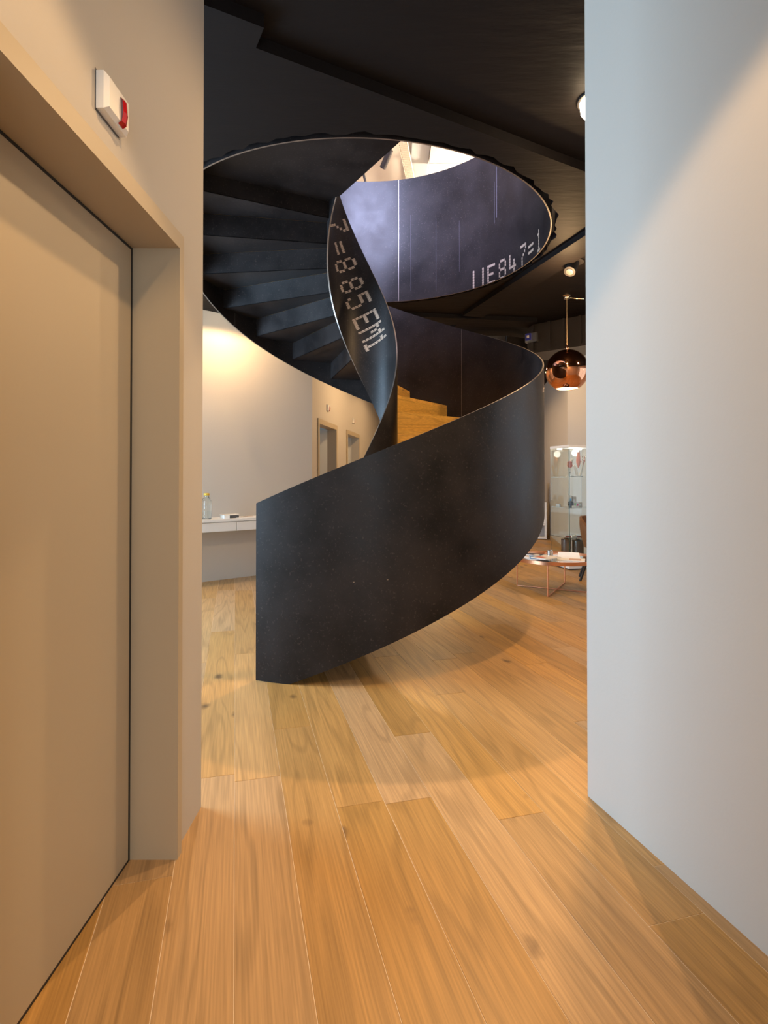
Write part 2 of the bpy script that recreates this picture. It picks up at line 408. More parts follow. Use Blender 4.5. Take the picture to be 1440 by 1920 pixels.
# near door in the left wall
E_ = struct_empty('door_3', (WX, 1.45, 0))
f = MB(); fx = -.713
f.box((-.90, 1.937, 0), (fx, 1.975, 2.141)); f.box((-.90, .93, 2.087), (fx, 1.937, 2.141)); f.box((-.90, .93, 0), (fx, .97, 2.087))
f.build('door_frame', M_door, E_)
MB().box((-.915, .972, .012), (-.873, 1.919, 2.075)).build('leaf', M_door, E_)
s_ = MB(); s_.box((-.912, 1.920, .0), (-.8745, 1.936, 2.086)); s_.box((-.912, .973, 2.0755), (-.8745, 1.919, 2.086)); s_.box((-.912, .973, .0005), (-.8745, 1.919, .0115))
s_.build('seal', M_black, E_)

# ------------------------------------------------------------------ ceilings and upper storey
def ring(r, n=160, jit=0, seed=1):
    q = random.Random(seed); out = []
    for k in range(n):
        t = 2*pi*k/n; rr = r + (q.uniform(0, jit) if jit else 0); out.append((XC + rr*cos(t), YC + rr*sin(t)))
    return out
outer = [(-4.6, -2.6), (5.4, -2.6), (5.4, 14.7), (-4.6, 14.7)]
struct('ceiling', MB().prism(outer, ZT, FU-.06, [ring(1.70, 120)]), M_dark)
low = [(-4.6, 2.20), (-1.30, 2.20), (-.802, 2.479), (-.572, 2.604), (-.638, 2.728), (.041, 3.105), (1.354, 3.842), (5.4, 6.10), (5.4, 14.7), (-4.6, 14.7)]
struct('ceiling_soffit', MB().prism(low, HC, ZT-.0005, [ring(1.668, 170, .045, 3)]), M_dark)
# shallow beams under the ceiling behind the stair
def beam(n, a, b, w, drop):
    struct('trim_%d' % n, wall_seg(a, b, w, HC-drop, HC-.0005), M_dark)
beam(1, (.955, 7.12), (1.90, 3.97), .27, .05)
beam(2, (1.96, 7.37), (-1.6, 6.97-.12), -.30, .055)
beam(3, (1.24, 7.40), (.6, 9.6), .26, .05)
struct('floor_upper', MB().prism(outer, FU-.06, FU, [ring(1.70, 120)]), M_concrete)
m = MB(); m.box((-4.6, -2.62, FU), (5.4, -2.5, 7.0)); m.box((-4.6, 14.5, FU), (5.4, 14.64, 7.0)); m.box((-4.6, -2.5, FU), (-4.48, 14.5, 7.0)); m.box((5.28, -2.5, FU), (5.4, 14.5, 7.0))
struct('wall_upper', m, M_upper)
struct('ceiling_upper', MB().box((-4.6, -2.62, 7.0), (5.4, 14.64, 7.15)), M_upper)

def flat_window(n, c, ax, ay, w, h):
    # framed pane centred at c, spanned by the unit axes ax, ay
    c, ax, ay = Vector(c), Vector(ax), Vector(ay); nz = ax.cross(ay)
    def F(x, y, z): return c + ax*x + ay*y + nz*z
    E2 = struct_empty('window_%d' % n, c); t = .05; f = MB()
    for a, b in (((-w/2-t, -h/2-t, -.02), (w/2+t, -h/2, .02)), ((-w/2-t, h/2, -.02), (w/2+t, h/2+t, .02)), ((-w/2-t, -h/2, -.02), (-w/2, h/2, .02)), ((w/2, -h/2, -.02), (w/2+t, h/2, .02))): f.fbox(F, a, b)
    f.build('window_frame', M_grey, E2); MB().fbox(F, (-w/2, -h/2, -.003), (w/2, h/2, .003)).build('pane', M_glass, E2)
flat_window(3, (-.3, 1.3, 6.977), (1, 0, 0), (0, 1, 0), 3.4, 1.6)  # unseen skylight frame, added round the upper fill light
flat_window(4, (.35, -2.478, 1.5), (1, 0, 0), (0, 0, 1), 1.3, 2.2)  # unseen rear window frame, added round the rear fill light
flat_window(5, (-3.578, 10.6, 1.7), (0, 1, 0), (0, 0, 1), 3.6, 1.8)

# ------------------------------------------------------------------ spiral staircase
stair = thing('spiral_staircase', (XC, YC, 0), 'dark raw steel spiral staircase with oak steps between curved plate stringers', 'staircase')
def ribbon(r, th, zb, zt, t0, t1, n, start_flat=False):
    mb = MB(); ri, ro = r-th/2, r+th/2; vs = []; fs = []
    for k in range(n+1):
        t = t0 + (t1-t0)*k/n; b, tp = zb(t), zt(t)
        vs += [cyl(ri, t, b), cyl(ro, t, b), cyl(ro, t, tp), cyl(ri, t, tp)]
    mats = []
    for k in range(n):
        a, c = 4*k, 4*(k+1)
        for q, mi in ((0, 1), (1, 0), (2, 1), (3, 0)):
            fs.append((a+q, c+q, c+(q+1) % 4, a+(q+1) % 4)); mats.append(mi)
    fs.append((0, 1, 2, 3)); mats.append(1); e = 4*n; fs.append((e+3, e+2, e+1, e)); mats.append(1)
    fs = [tuple(reversed(f)) for f in fs]
    mb.add(vs, fs); mb.mi = mats; return mb
def zlo(t): return PITCH*(t-TH1)
TS = radians(-112.9); TE = radians(216)
outer_s = ribbon(RO, .012, lambda t: max(0, zlo(t)), lambda t: min(HG, zlo(t)+1.2293), TS, TE, 220).build('outer_stringer', [M_steel, M_edge], stair, 35)
inner_s = ribbon(RI, .012, lambda t: max(0, zlo(t)-.0045), lambda t: min(HG, zlo(t)+1.25), TS, radians(229), 180).build('inner_stringer', [M_steel, M_edge], stair, 35)
def seam(r, td, z0, z1, parent, w=.004, dr=.002):
    t = radians(td); dt = w/r/2
    mb = MB(); vs = []
    for rr in (r-.006-dr*.5, r+.006+dr*.5):
        for tt in (t-dt, t+dt):
            for z in (z0, z1): vs.append(cyl(rr, tt, z))
    mb.add(vs, [(0,1,3,2),(4,6,7,5),(0,2,6,4),(1,5,7,3),(0,4,5,1),(2,3,7,6)])
    return mb.build('weld_seam', M_edge, parent)
for td in (48.0, 150.0): seam(RO, td, zlo(radians(td))+.01, zlo(radians(td))+1.225, outer_s, .003, .001)
# steps: folded steel plate below, oak board and oak riser above
def sector(mb, r0, r1, t0, t1, z0, z1, n=5):
    vs = []; fs = []
    for k in range(n+1):
        t = t0 + (t1-t0)*k/n
        vs += [cyl(r0, t, z0), cyl(r1, t, z0), cyl(r1, t, z1), cyl(r0, t, z1)]
    for k in range(n):
        a, c = 4*k, 4*k+4
        for q in range(4): fs.append((a+(q+1) % 4, c+(q+1) % 4, c+q, a+q))
    fs.append((3, 2, 1, 0)); e = 4*n; fs.append((e, e+1, e+2, e+3))
    return mb.add(vs, fs)
def radial_plate(mb, r0, r1, t, off0, off1, z0, z1):
    """vertical plate along the radius at angle t, from off0 to off1 across (towards larger angle)"""
    d = (cos(t), sin(t)); n = (-sin(t), cos(t))
    def F(x, y, z): return (XC + d[0]*x + n[0]*y, YC + d[1]*x + n[1]*y, z)
    return mb.fbox(F, (r0, off0, z0), (r1, off1, z1))
r0, r1 = RI+.006, RO-.006
for k in range(-12, 7):
    t_a, t_b, z = TH0+(k-1)*DTH, TH0+k*DTH, Z0+k*RISE
    pl = MB(); sector(pl, r0, r1, t_a, t_b, z-.006, z)
    radial_plate(pl, r0, r1, t_b, -.006, 0, z-.006, z+RISE-.007)
    pl.build('step_plate', M_steel, stair)
    c = cyl((r0+r1)/2, (t_a+t_b)/2, z)
    tr = MB(); sector(tr, r0, r1, t_a-.012, t_b-.02, z+.001, z+.032)
    o = tr.build('tread', M_oakstep, stair, origin=c)
    zr = max(.001, z-RISE+.0325)
    d = cos(t_a), sin(t_a)
    rm = MB(); radial_plate(rm, r0, r1, t_a, -.020, -.0065, zr, z)
    # rotate the timber so that its grain runs along the board
    rb = rm.build('riser', M_oakstep, stair, origin=c)
for o in [o for o in COL.objects if o.name.split('.')[0] in ('tread', 'riser')]:
    a = atan2(o.location.y, o.location.x)
    me = o.data
    from mathutils import Matrix
    R_ = Matrix.Rotation(-(a - pi/2), 4, 'Z'); me.transform(R_); o.rotation_euler = (0, 0, a - pi/2)
# landing under the upper floor: from the last riser to the straight free edge
zl = Z0 + 7*RISE; tl = TH0 + 6*DTH
A_ = Vector((-.429, 4.862)); Bd = (Vector((.054, 4.101)) - A_).normalized()
# where the straight edge meets the guard circle
rel = A_ - Vector((XC, YC)); bq = rel.dot(Bd); cq = rel.dot(rel) - (RH-.01)**2; tt = -bq + sqrt(bq*bq - cq)
Bp = A_ + Bd*tt; tB = atan2(Bp.y-YC, Bp.x-XC) + 2*pi
poly = [cyl(RI, tl, 0)[:2]] + [cyl(RI, tl+(radians(229)-tl)*k/4, 0)[:2] for k in range(1, 4)] + [(A_.x, A_.y), (Bp.x, Bp.y)]
arc = [cyl(RH-.008, tB + (tl-tB)*k/24, 0)[:2] for k in range(1, 25)]
poly += arc
MB().prism(poly, zl-.05, zl+.03).build('landing_plate', M_steel, stair)
# guard plate on the landing's free edge
nB = Vector((-Bd.y, Bd.x))*.012
MB().prism([(A_.x, A_.y), (Bp.x, Bp.y), (Bp.x+nB.x, Bp.y+nB.y), (A_.x+nB.x, A_.y+nB.y)], zl-.05, HG).build('landing_guard', [M_steel], stair)

# guard round the opening upstairs
guard = thing('opening_guard', (XC, YC, HC), 'tall round steel guard plate lining the ceiling opening above the stair', 'guard')
gp = ribbon(RH, .012, lambda t: HC, lambda t: HG, tB-2*pi, radians(250), 200).build('guard_plate', [M_steel, M_edge], guard, 35)
ribbon(RH, .012, lambda t: HC, lambda t: FU+.01, radians(250), tB, 40).build('edge_plate', [M_steel, M_edge], guard, 35)
seam(RH, 77.2, HC+.005, HG, gp, .006, .002)

# stencilled dot-matrix characters
FONT = {'7': ["11111","00001","00010","00100","01000","01000","01000"], '=': ["00000","00000","11111","00000","11111","00000","00000"],
 '8': ["01110","10001","10001","01110","10001","10001","01110"], '5': ["11111","10000","11110","00001","00001","10001","01110"],
 'E': ["11111","10000","10000","11110","10000","10000","11111"], 'M': ["10001","11011","10101","10101","10001","10001","10001"],
 '1': ["00100","01100","00100","00100","00100","00100","01110"], 'I': ["00100","00100","00100","00100","00100","00100","00100"],
 '4': ["10000","10000","10010","10010","11111","00010","00010"], 'U': ["10001","10001","10001","10001","10001","10001","01110"]}
def glyph(mb, ch, P, w, h, rows=7, sub=2):
    """P(u, v) -> point on the plate; u along the text 0..w, v up 0..h"""
    G = FONT[ch]; cw, chh = w/5, h/7
    for j in range(rows):
        for i in range(5):
            if G[j][i] != '1': continue
            for s in range(sub):
                u0 = i*cw + s*cw/sub + .08*cw/sub; u1 = u0 + cw/sub*.84
                v1 = h - j*chh - .0*chh; v0 = v1 - chh*.98
                mu = (u0+u1)/2; mv = (v0+v1)/2; a = (u1-u0)/2; b_ = (v1-v0)/2
                pts = [P(mu + a*cos(q*pi/4+pi/8)*1.08, mv + b_*sin(q*pi/4+pi/8)*1.08) for q in range(8)]
                mb.add(pts, [tuple(range(8))])
FONT['-'] = ["00000","00000","11111"] + ["00000"]*4; FONT['_'] = ["00000"]*4 + ["11111"] + ["00000"]*2
def stencil(ch, P, w, h, parent):
    for c in ('-_' if ch == '=' else ch):
        mb = MB(); glyph(mb, c, P, w, h); mb.build('stencil_character' if ch != '=' else 'stencil_bar', M_paint_mark, parent)
# along the inner stringer, on the face towards the stair's eye
hel = atan2(PITCH, RI)                                  # slope of the plate when unrolled
tx = Vector((-cos(hel), -sin(hel))); ty = Vector((-sin(hel), cos(hel)))   # reading downwards, tops to the right
rr = RI - .0068
for ch, td, z in (('7', 141.6, 3.65), ('=', 137, 3.46), ('8', 125, 3.312), ('8', 112.6, 3.132), ('5', 100.2, 2.985), ('E', 85.5, 2.81), ('M', 74.5, 2.69), ('1', 66.5, 2.585)):
    w, h = .112, .262
    def P(u, v, td=td, z=z):
        q = tx*(u-w/2) + ty*(v-h/2)
        return cyl(rr, radians(td) + q.x/RI, z + q.y)
    stencil(ch, P, w, h, inner_s)
mb = MB(); rr2 = RH - .0068
for ch, td in (('I', 43.8), ('I', 39.2), ('E', 35.0), ('8', 29.0), ('4', 23.2), ('7', 16.4), ('=', 11.0), ('1', 4.4)):
    w, h = .115, .21; zb = HC - .015
    if ch in '7=1': zb = HC + .006
    def P(u, v, td=td, zb=zb): return cyl(rr2, radians(td) - (u-w/2)/RH, max(HC+.002, zb+v))
    stencil(ch, P, w, h, gp)

def streak(r, t0, t1, z0, z1, parent, m, name='scratch_mark'):
    MB().add([cyl(r, radians(t0), z0), cyl(r, radians(t1), z0), cyl(r, radians(t1), z1), cyl(r, radians(t0), z1)], [(0, 1, 2, 3)]).build(name, m, parent)
M_scr = mat('scratched_scale', (.075, .07, .09), .45, noise=(25, .5))
for t0, w_, a, b in ((32.0, .28, 4.05, 4.66), (33.2, .12, 4.0, 4.45), (50.5, .07, 3.62, 4.2), (57, .06, 3.5, 3.95), (61, .10, 3.45, 4.3), (72, .08, 3.5, 4.4)): streak(RH-.0065, t0, t0+w_, a, b, gp, M_scr)
MB().add([cyl(RO+.0066, radians(-89.5), .648), cyl(RO+.0066, radians(-81.5), .660), cyl(RO+.0066, radians(-81.5), .664), cyl(RO+.0066, radians(-89.5), .652)], [(0, 1, 2, 3)]).build('scratch_mark', mat('bright_scratch', (.28, .22, .16), .5), outer_s)

# ------------------------------------------------------------------ call lamps above the doors
def call_lamp(F, label, group='white call lamps over the doors'):
    """F(s, n, z): s along the wall, n out of the wall; 0,0,0 is the centre on the wall"""
    t = thing('call_lamp', F(0, 0, 0), label, 'call lamp', group)
    w, h, d, c = .063, .048, .030, .010
    mb = MB(); vs = []
    for n, k in ((.001, 0), (d-c, 0), (d, c)):
        vs += [F(-w+k, n, -h+k), F(w-k, n, -h+k), F(w-k, n, h-k), F(-w+k, n, h-k)]
    fs = [(3,2,1,0)]
    for l in (0, 4):
        for q in range(4): fs.append((l+q, l+(q+1) % 4, l+4+(q+1) % 4, l+4+q))
    fs.append((8,9,10,11)); mb.add(vs, fs); mb.build('housing', M_white, t)
    b = MB().fbox(F, (-w-.004, 0, -h-.006), (w+.004, .0009, h+.004)); b.build('back_plate', M_grey, t)
    ln = MB(); a0, a1 = .005, .032
    prof = [(-h+.004, d-.006), (-h+.010, d+.004), (-.012, d+.008), (h-.030, d+.006), (h-.022, d)]
    vs = []
    for z, n in prof: vs += [F(a0, n, z), F((a0+a1)/2, n+.004, z), F(a1, n, z)]
    for z, n in ((prof[0][0], d-.008), (prof[-1][0], d-.008)): vs += [F(a0, n, z), F(a1, n, z)]
    fs = []
    for i in range(4):
        for q in (0, 1): fs.append((3*i+q, 3*i+q+1, 3*i+q+4, 3*i+q+3))
    fs += [(15, 16, 2, 1, 0), (12, 13, 14, 18, 17)]
    ln.add(vs, fs); ln.build('lens', M_red, t)
    return t
call_lamp(lambda s, n, z: Vector((WX + n, 1.477 + s, 2.278 + z)), 'large near white call lamp with red lens above the closed door')
call_lamp(lambda s, n, z: WF((D1[0]+D1[1])/2 + s, n, 2.40 + z), 'small white call lamp above the nearer open office doorway')
call_lamp(lambda s, n, z: WF((D2[0]+D2[1])/2 + s, n, 2.40 + z), 'small white call lamp above the farther open office doorway')

# ------------------------------------------------------------------ lamps under the dark ceiling
M_bulb = emit('lamp_glow', (1, .76, .48), 42)
def ceiling_lamp(x, y, z, label, power, r=.085):
    t = thing('ceiling_lamp', (x, y, z), label, 'ceiling lamp', 'round lamps on the dark ceiling')
    MB().lathe((x, y, z), [(r+.006, -.014), (r+.014, -.012), (r+.014, 0)], 32).build('fitting_ring', M_darkmetal, t, 40)
    MB().lathe((x, y, z), [(.004, -.110), (r*.35, -.107), (r*.7, -.092), (r*.93, -.066), (r, -.0145)], 32).build('glass_dome', M_bulb, t, 50)
    if power: spot_light('lamp_light', (x, y, z-.125), (x, y, 0), power, WARM, .06, 172, .25)
    return t
ceiling_lamp(1.185, 3.20, ZT, 'glowing round ceiling lamp beside the pale wall edge', 175)
ceiling_lamp(-1.75, 6.75, HC, 'ceiling lamp hidden behind the stair over the white wall desk', 110)
ceiling_lamp(.35, 9.3, HC, 'unseen ceiling lamp added behind the stair to light the office doorway wall', 140)  # added to light the far zone and doorway wall
ceiling_lamp(.95, 11.6, HC, 'unseen ceiling lamp added far down the corridor to even out its wall', 120)  # added where the corridor wall stayed too dark
ceiling_lamp(2.55, 8.9, HC, 'ceiling lamp above the glass display cabinet', 40)
ceiling_lamp(3.2, 5.2, HC, 'ceiling lamp out of sight past the pale wall', 90)

for yy, lab in ((.85, 'round downlight in the passage ceiling just above the viewer'), (-1.3, 'unseen round downlight added behind the viewer to brighten the door reveal')):  # rear fitting is unseen, added to go with its fill light
    t = thing('passage_downlight_fitting', (.30, yy, ZT), lab, 'downlight')
    MB().lathe((.30, yy, ZT), [(.075, -.02), (.080, -.015), (.080, 0), (.055, 0), (.055, -.02)], 28, closed=True).build('fitting_ring', M_darkmetal, t, 40)
# spot near the opening
t = thing('spot_lamp', (1.80, 5.45, HC), 'small dark adjustable ceiling spotlight beside the opening', 'spotlight')
MB().lathe((1.80, 5.45, HC), [(.10, -.012), (.10, 0)], 28).build('mounting_plate', M_darkmetal, t, 40)
MB().tube([(1.80, 5.45, HC-.012), (1.77, 5.42, HC-.075), (1.745, 5.395, HC-.12)], .055, 20).build('spot_head', M_darkmetal, t, 40)
MB().tube([(1.745, 5.395, HC-.12), (1.743, 5.393, HC-.124)], .034, 20).build('lens', M_steelbr, t, 40)

point_light('spot_lamp_light', (1.70, 5.30, HC-.34), 35, WARM, .04)
# pendant
px, py = 2.053, 6.45
t = thing('pendant_lamp', (px, py, HC), 'polished copper globe pendant lamp on a thin cord over the coffee table', 'pendant lamp')
cz, R_ = 2.517, .241
prof = []
for k in range(25):
    a = radians(-59) + (radians(86)-radians(-59))*k/24; prof.append((R_*cos(a), R_*sin(a)))
inner = [(p[0]*.985, p[1]*.985) for p in reversed(prof)]
MB().lathe((px, py, cz), prof + inner, 56, closed=True).build('globe_shade', M_copper, t, 60)
lin = [(R_*.978*cos(a), R_*.978*sin(a)) for a in [radians(-59 + 6*k) for k in range(15)]]; lin2 = [(a*.995, b*.995) for a, b in reversed(lin)]
MB().lathe((px, py, cz), lin + lin2, 48, closed=True).build('lit_inside', mat('bulb_lit_copper', (.86, .66, .52), .3, .2), t, 60)  # bulb's light on the inside of the copper, put into a paler colour
MB().lathe((px, py, cz), [(.018, R_*.985), (.022, R_+.015), (.010, R_+.05)], 20).build('cap', M_copper, t, 40)
MB().tube([(px, py, cz+R_), (px, py, HC-.02)], .0045, 8).build('cord', mat('brass_cord', (.55, .40, .24), .4, .8), t, 60)
MB().lathe((px, py, HC), [(.035, -.045), (.038, -.03), (.025, -.028), (.045, -.010), (.045, -.0005)], 24).build('ceiling_cup', mat('pale_brass', (.62, .52, .40), .25, 1.0), t, 40)
MB().tube([(px+.02, py, HC-.03), (px+.10, py-.02, HC-.05), (px+.18, py-.05, HC-.062)], .005, 8).build('stay', MATS['pale_brass'], t, 60)
MB().lathe((px, py, cz-.12), [(.004, -.045), (.028, -.03), (.034, 0), (.022, .04), (.016, .07)], 20).build('bulb', emit('pendant_glow', (1, .80, .55), 60), t, 60)
point_light('pendant_light', (px, py, cz-.175), 25, WARM, .02)

# ventilation bulkhead with ribs, behind the pendant
BA, BB = Vector((1.93, 7.75)), Vector((2.95, 6.9))
dB = (BB-BA).normalized(); nBv = Vector((dB.y, -dB.x))
def BF(s, n, z): return Vector((BA.x + dB.x*s + nBv.x*n, BA.y + dB.y*s + nBv.y*n, z))
t = thing('ventilation_duct', BF(.6, -.2, 3.0), 'dark ribbed ventilation box hanging under the ceiling behind the pendant', 'duct')
M_duct = mat('duct_paint', (.055, .047, .043), .4, .3)
MB().fbox(BF, (0, -.55, 2.99), (1.33, 0, HC-.001)).build('casing', M_duct, t)
for s in (.06, .30, .50, .72, .95): MB().fbox(BF, (s, 0, 3.0), (s+.035, .035, HC-.002)).build('rib', M_duct, t)
MB().fbox(BF, (.0, 0, 2.985), (1.33, .03, 3.02)).build('flange', M_duct, t)
# curved curtain-like duct and its control box
pts = [(1.55 + .62*sin(a), 8.55 - .45*cos(a)) for a in [radians(q) for q in range(-95, 60, 10)]]
t = thing('curved_duct', (1.6, 8.3, 3.1), 'dark curved sheet metal duct under the ceiling right behind the stair', 'duct')
mb = MB(); poly_ = pts + [(1.55 + .56*sin(a), 8.55 - .39*cos(a)) for a in [radians(q) for q in range(55, -96, -10)]]
mb.prism(poly_, 3.05, HC-.056); mb.build('sheet', mat('sheet_metal', (.09, .085, .085), .35, .6), t, 40)
for q in (-40, 15): 
    a = radians(q); MB().tube([(1.55+.645*sin(a), 8.55-.475*cos(a), 3.0), (1.55+.645*sin(a), 8.55-.475*cos(a), HC-.056)], .018, 8).build('bracket', M_darkmetal, t, 50)
t = thing('control_box', (2.02, 7.63, 3.12), 'small blue and silver control box fixed to the dark ventilation box', 'control box')
MB().fbox(BF, (.0, .036, 3.13), (.17, .085, 3.25)).build('housing', M_steelbr, t)
MB().fbox(BF, (.015, .085, 3.155), (.09, .105, 3.245)).build('blue_cover', mat('blue_plastic', (.04, .05, .42), .35), t)
MB().fbox(BF, (.035, .105, 3.185), (.07, .107, 3.22)).build('sticker', M_paper, t)

# ------------------------------------------------------------------ upper floor fittings seen through the opening
t = thing('cable_tray', (.37, 9.9, 6.85), 'cream perforated cable tray on the upper ceiling seen through the opening', 'cable tray')
M_cream = mat('cream_metal', (.72, .62, .48), .5)
A2, B2 = Vector((.20, 8.9)), Vector((.56, 11.3)); dT = (B2-A2).normalized(); nT = Vector((dT.y, -dT.x))
def TF(s, n, z): return Vector((A2.x + dT.x*s + nT.x*n, A2.y + dT.y*s + nT.y*n, z))
for n in (-.075, .068): MB().fbox(TF, (0, n, 6.80), (2.43, n+.007, 6.87)).build('side_rail', M_cream, t)
rg = MB()
for k in range(46): rg.fbox(TF, (.01+k*.053, -.07, 6.803), (.038+k*.053, .07, 6.807))
for n in (-.05, -.025, 0, .025, .045): rg.fbox(TF, (0, n, 6.8005), (2.43, n+.010, 6.803))
rg.build('perforated_bottom', M_cream, t, kind='stuff')
for s in (.5, 1.9): MB().fbox(TF, (s, -.01, 6.87), (s+.02, .01, 7.0)).build('hanger', M_cream, t)
t = thing('ceiling_beam', (1.6, 9.95, 6.75), 'pale boxed beam across the upper ceiling seen through the opening', 'beam')
MB().box((.74, 8.2, 6.86), (4.5, 9.98, 6.999)).build('beam_box', M_upper, t)
MB().box((.74, 9.98, 6.80), (4.5, 10.10, 6.999)).build('cornice', mat('cornice_white', (.80, .76, .68), .5), t)
t = tag(MB().box((.42, 8.4, 6.93), (.73, 11.2, 6.999)).build('ceiling_panel', mat('grey_panel', (.42, .43, .42), .6)), 'grey flat panel beside the cable tray on the upper ceiling', 'panel')
t = thing('track_spotlight', (.05, 9.45, 6.8), 'black cylinder spotlight on the upper ceiling by the landing edge', 'spotlight')
MB().tube([(.05, 9.55, 6.86), (-.08, 9.75, 6.66)], .055, 20).build('spot_head', M_darkmetal, t, 40)
MB().tube([(.05, 9.55, 6.80), (.08, 9.50, 6.999)], .018, 10).build('bracket', M_darkmetal, t, 40)
t = thing('hanging_rod', (-.42, 10.5, 6.6), 'thin dark rod hanging from the upper ceiling', 'rod')
MB().tube([(-.46, 10.4, 6.999), (-.34, 10.6, 6.55)], .022, 10).build('rod', M_darkmetal, t, 40)
MB().tube([(-.34, 10.6, 6.58), (-.34, 10.6, 6.50)], .032, 12).build('end_cap', M_darkmetal, t, 40)
# the track lamp that lights the stair
t = thing('stair_spotlight', (1.1, 7.45, 6.9), 'spotlight on the upper ceiling aimed down through the stair opening', 'spotlight')
MB().tube([(1.14, 7.60, 6.92), (1.11, 7.49, 6.83)], .06, 20).build('spot_head', M_darkmetal, t, 40)
MB().tube([(1.14, 7.60, 6.90), (1.14, 7.60, 6.999)], .015, 10).build('bracket', M_darkmetal, t, 40)

# ------------------------------------------------------------------ wall desk
dW = Vector((DB[0]-DA[0], DB[1]-DA[1])).normalized(); nW = Vector((dW.y, -dW.x))
O_ = Vector((-2.274, 7.046))
def KF(s, n, z): return Vector((O_.x + dW.x*s + nW.x*n, O_.y + dW.y*s + nW.y*n, z))
t = thing('wall_desk', KF(0, .2, .65), 'white floating wall desk with shallow drawers left of the stair', 'desk')
MB().fbox(KF, (-1.9, .002, .765), (1.55, .38, .795)).build('desk_top', M_white, t)
MB().fbox(KF, (-1.9, .002, .645), (1.55, .35, .762)).build('carcass', M_white, t)
for s in (-1.89, -1.24, -.59, .255, .905):
    e = {-1.89: -1.25, -1.24: -.60, -.59: .245, .255: .895, .905: 1.54}[s]
    MB().fbox(KF, (s, .3505, .650), (e, .368, .755)).build('drawer_front', M_white, t)
def at_px(x, n, z):
    # point of the desk top on the sight line of image column x, n metres off the wall
    k = (x-726.11)/FPX; P0 = O_ + nW*n
    s = (k*P0.y - P0.x)/(dW.x - k*dW.y); return KF(s, n, z), s
c, _ = at_px(387.5, .24, .7955)
t = thing('glass_bottle', c, 'clear glass water bottle with yellow lid on the wall desk', 'bottle')
MB().lathe(c, [(.052, 0), (.058, .01), (.058, .20), (.052, .235), (.030, .262), (.028, .285)], 28).build('bottle_glass', M_glass, t, 50)
MB().lathe(c, [(.032, .286), (.034, .292), (.034, .305), (.030, .312)], 24).build('lid', mat('yellow_plastic', (.62, .42, .03), .4), t, 40)
MB().lathe(c, [(.046, .014), (.052, .018), (.052, .105)], 24).build('water', mat('water', (.9, .95, .97), .0, **{'Transmission Weight': 1.0, 'IOR': 1.33}), t, 50)
c, s0 = at_px(420, .22, .7955)
t = thing('card_holder', c, 'small grey and white card holder on the wall desk beside the bottle', 'card holder')
MB().fbox(KF, (s0-.03, .18, .7955), (s0+.04, .30, .835)).build('holder', M_white, t)
MB().fbox(KF, (s0+.041, .18, .7955), (s0+.18, .26, .825)).build('tray', M_grey, t)
MB().fbox(KF, (s0-.025, .15, .8355), (s0+.19, .25, .840)).build('card', M_paper, t)
for xx, nn, lab in ((452, .20, 'pale leaflet lying flat on the wall desk nearest the card holder'), (468, .16, 'pale leaflet lying flat on the wall desk nearest the stair')):
    c, s0 = at_px(xx, nn, .7955)
    mb = MB(); mb.fbox(KF, (s0-.09, nn-.06, .7955), (s0+.09, nn+.08, .799)); mb.m = 1; mb.fbox(KF, (s0-.06, nn-.03, .7991), (s0+.05, nn+.03, .7994))
    tag(mb.build('leaflet', [M_paper, mat('leaflet_print', (.55, .36, .28), .6)]), lab, 'leaflet', 'leaflets on the wall desk')

# ------------------------------------------------------------------ coffee table
tc_ = Vector((1.951, 6.547)); TZ = .385
t = thing('coffee_table', (tc_.x, tc_.y, 0), 'round copper tray coffee table on thin wire legs', 'coffee table')
MB().lathe((tc_.x, tc_.y, TZ), [(.47, -.040), (.475, -.038), (.475, 0), (.468, 0), (.468, -.030)], 72, closed=True).build('rim', M_copperb, t, 40)
MB().lathe((tc_.x, tc_.y, TZ), [(.469, -.036), (.469, -.016)], 72).build('tray', M_mirror, t, 40)
dirs = [Vector((-.39, .231)), Vector((-.211, -.406)), Vector((.22, .394)), Vector((.39, -.231))]
for d in dirs:
    d = d.normalized()*.462
    MB().tube([(tc_.x+d.x, tc_.y+d.y, .008), (tc_.x+d.x, tc_.y+d.y, TZ-.036)], .007, 10).build('leg', M_copperb, t, 60)
for a, b, z in ((0, 3, .009), (1, 2, .010)):
    p0, p1 = (tc_ + dirs[a].normalized()*.462), (tc_ + dirs[b].normalized()*.462)
    MB().tube([(p0.x, p0.y, z), (p1.x, p1.y, z)], .007, 10).build('floor_bar', M_copperb, t, 60)
TT = TZ - .0155
def mag(cx, cy, rot, w, l, h, z, cols, label):
    ca, sa = cos(rot), sin(rot)
    def F(x, y, zz): return (cx + x*ca - y*sa, cy + x*sa + y*ca, zz)
    mb = MB(); mb.fbox(F, (-w/2, -l/2, z), (w/2, l/2, z+h*.8)); mb.m = 1; mb.fbox(F, (-w/2, -l/2, z+h*.8), (w/2, l/2, z+h)); mb.m = 2; mb.fbox(F, (-w*.4, -l*.35, z+h), (w*.1, -l*.05, z+h+.0006))
    o = mb.build('magazine', [M_paper, mat('cover_' + label.split()[0], cols[0], .35), mat('print_' + label.split()[0], cols[1], .4)])
    return tag(o, label, 'magazine', 'magazines on the coffee table')
mag(1.72, 6.53, .3, .21, .29, .012, TT, ((.75, .68, .62), (.5, .1, .08)), 'cream magazine lowest in the pile on the coffee table edge')
mag(1.72, 6.42, -.2, .21, .28, .010, TT+.0135, ((.10, .28, .62), (.8, .8, .8)), 'blue magazine in the pile on the coffee table')
mag(1.78, 6.36, -.9, .20, .28, .010, TT+.026, ((.80, .74, .68), (.55, .10, .06)), 'pale magazine with red spine on top of the pile')
mag(1.76, 6.78, .9, .15, .20, .010, TT+.0005, ((.03, .04, .08), (.7, .7, .7)), 'black magazine at the back of the coffee table')
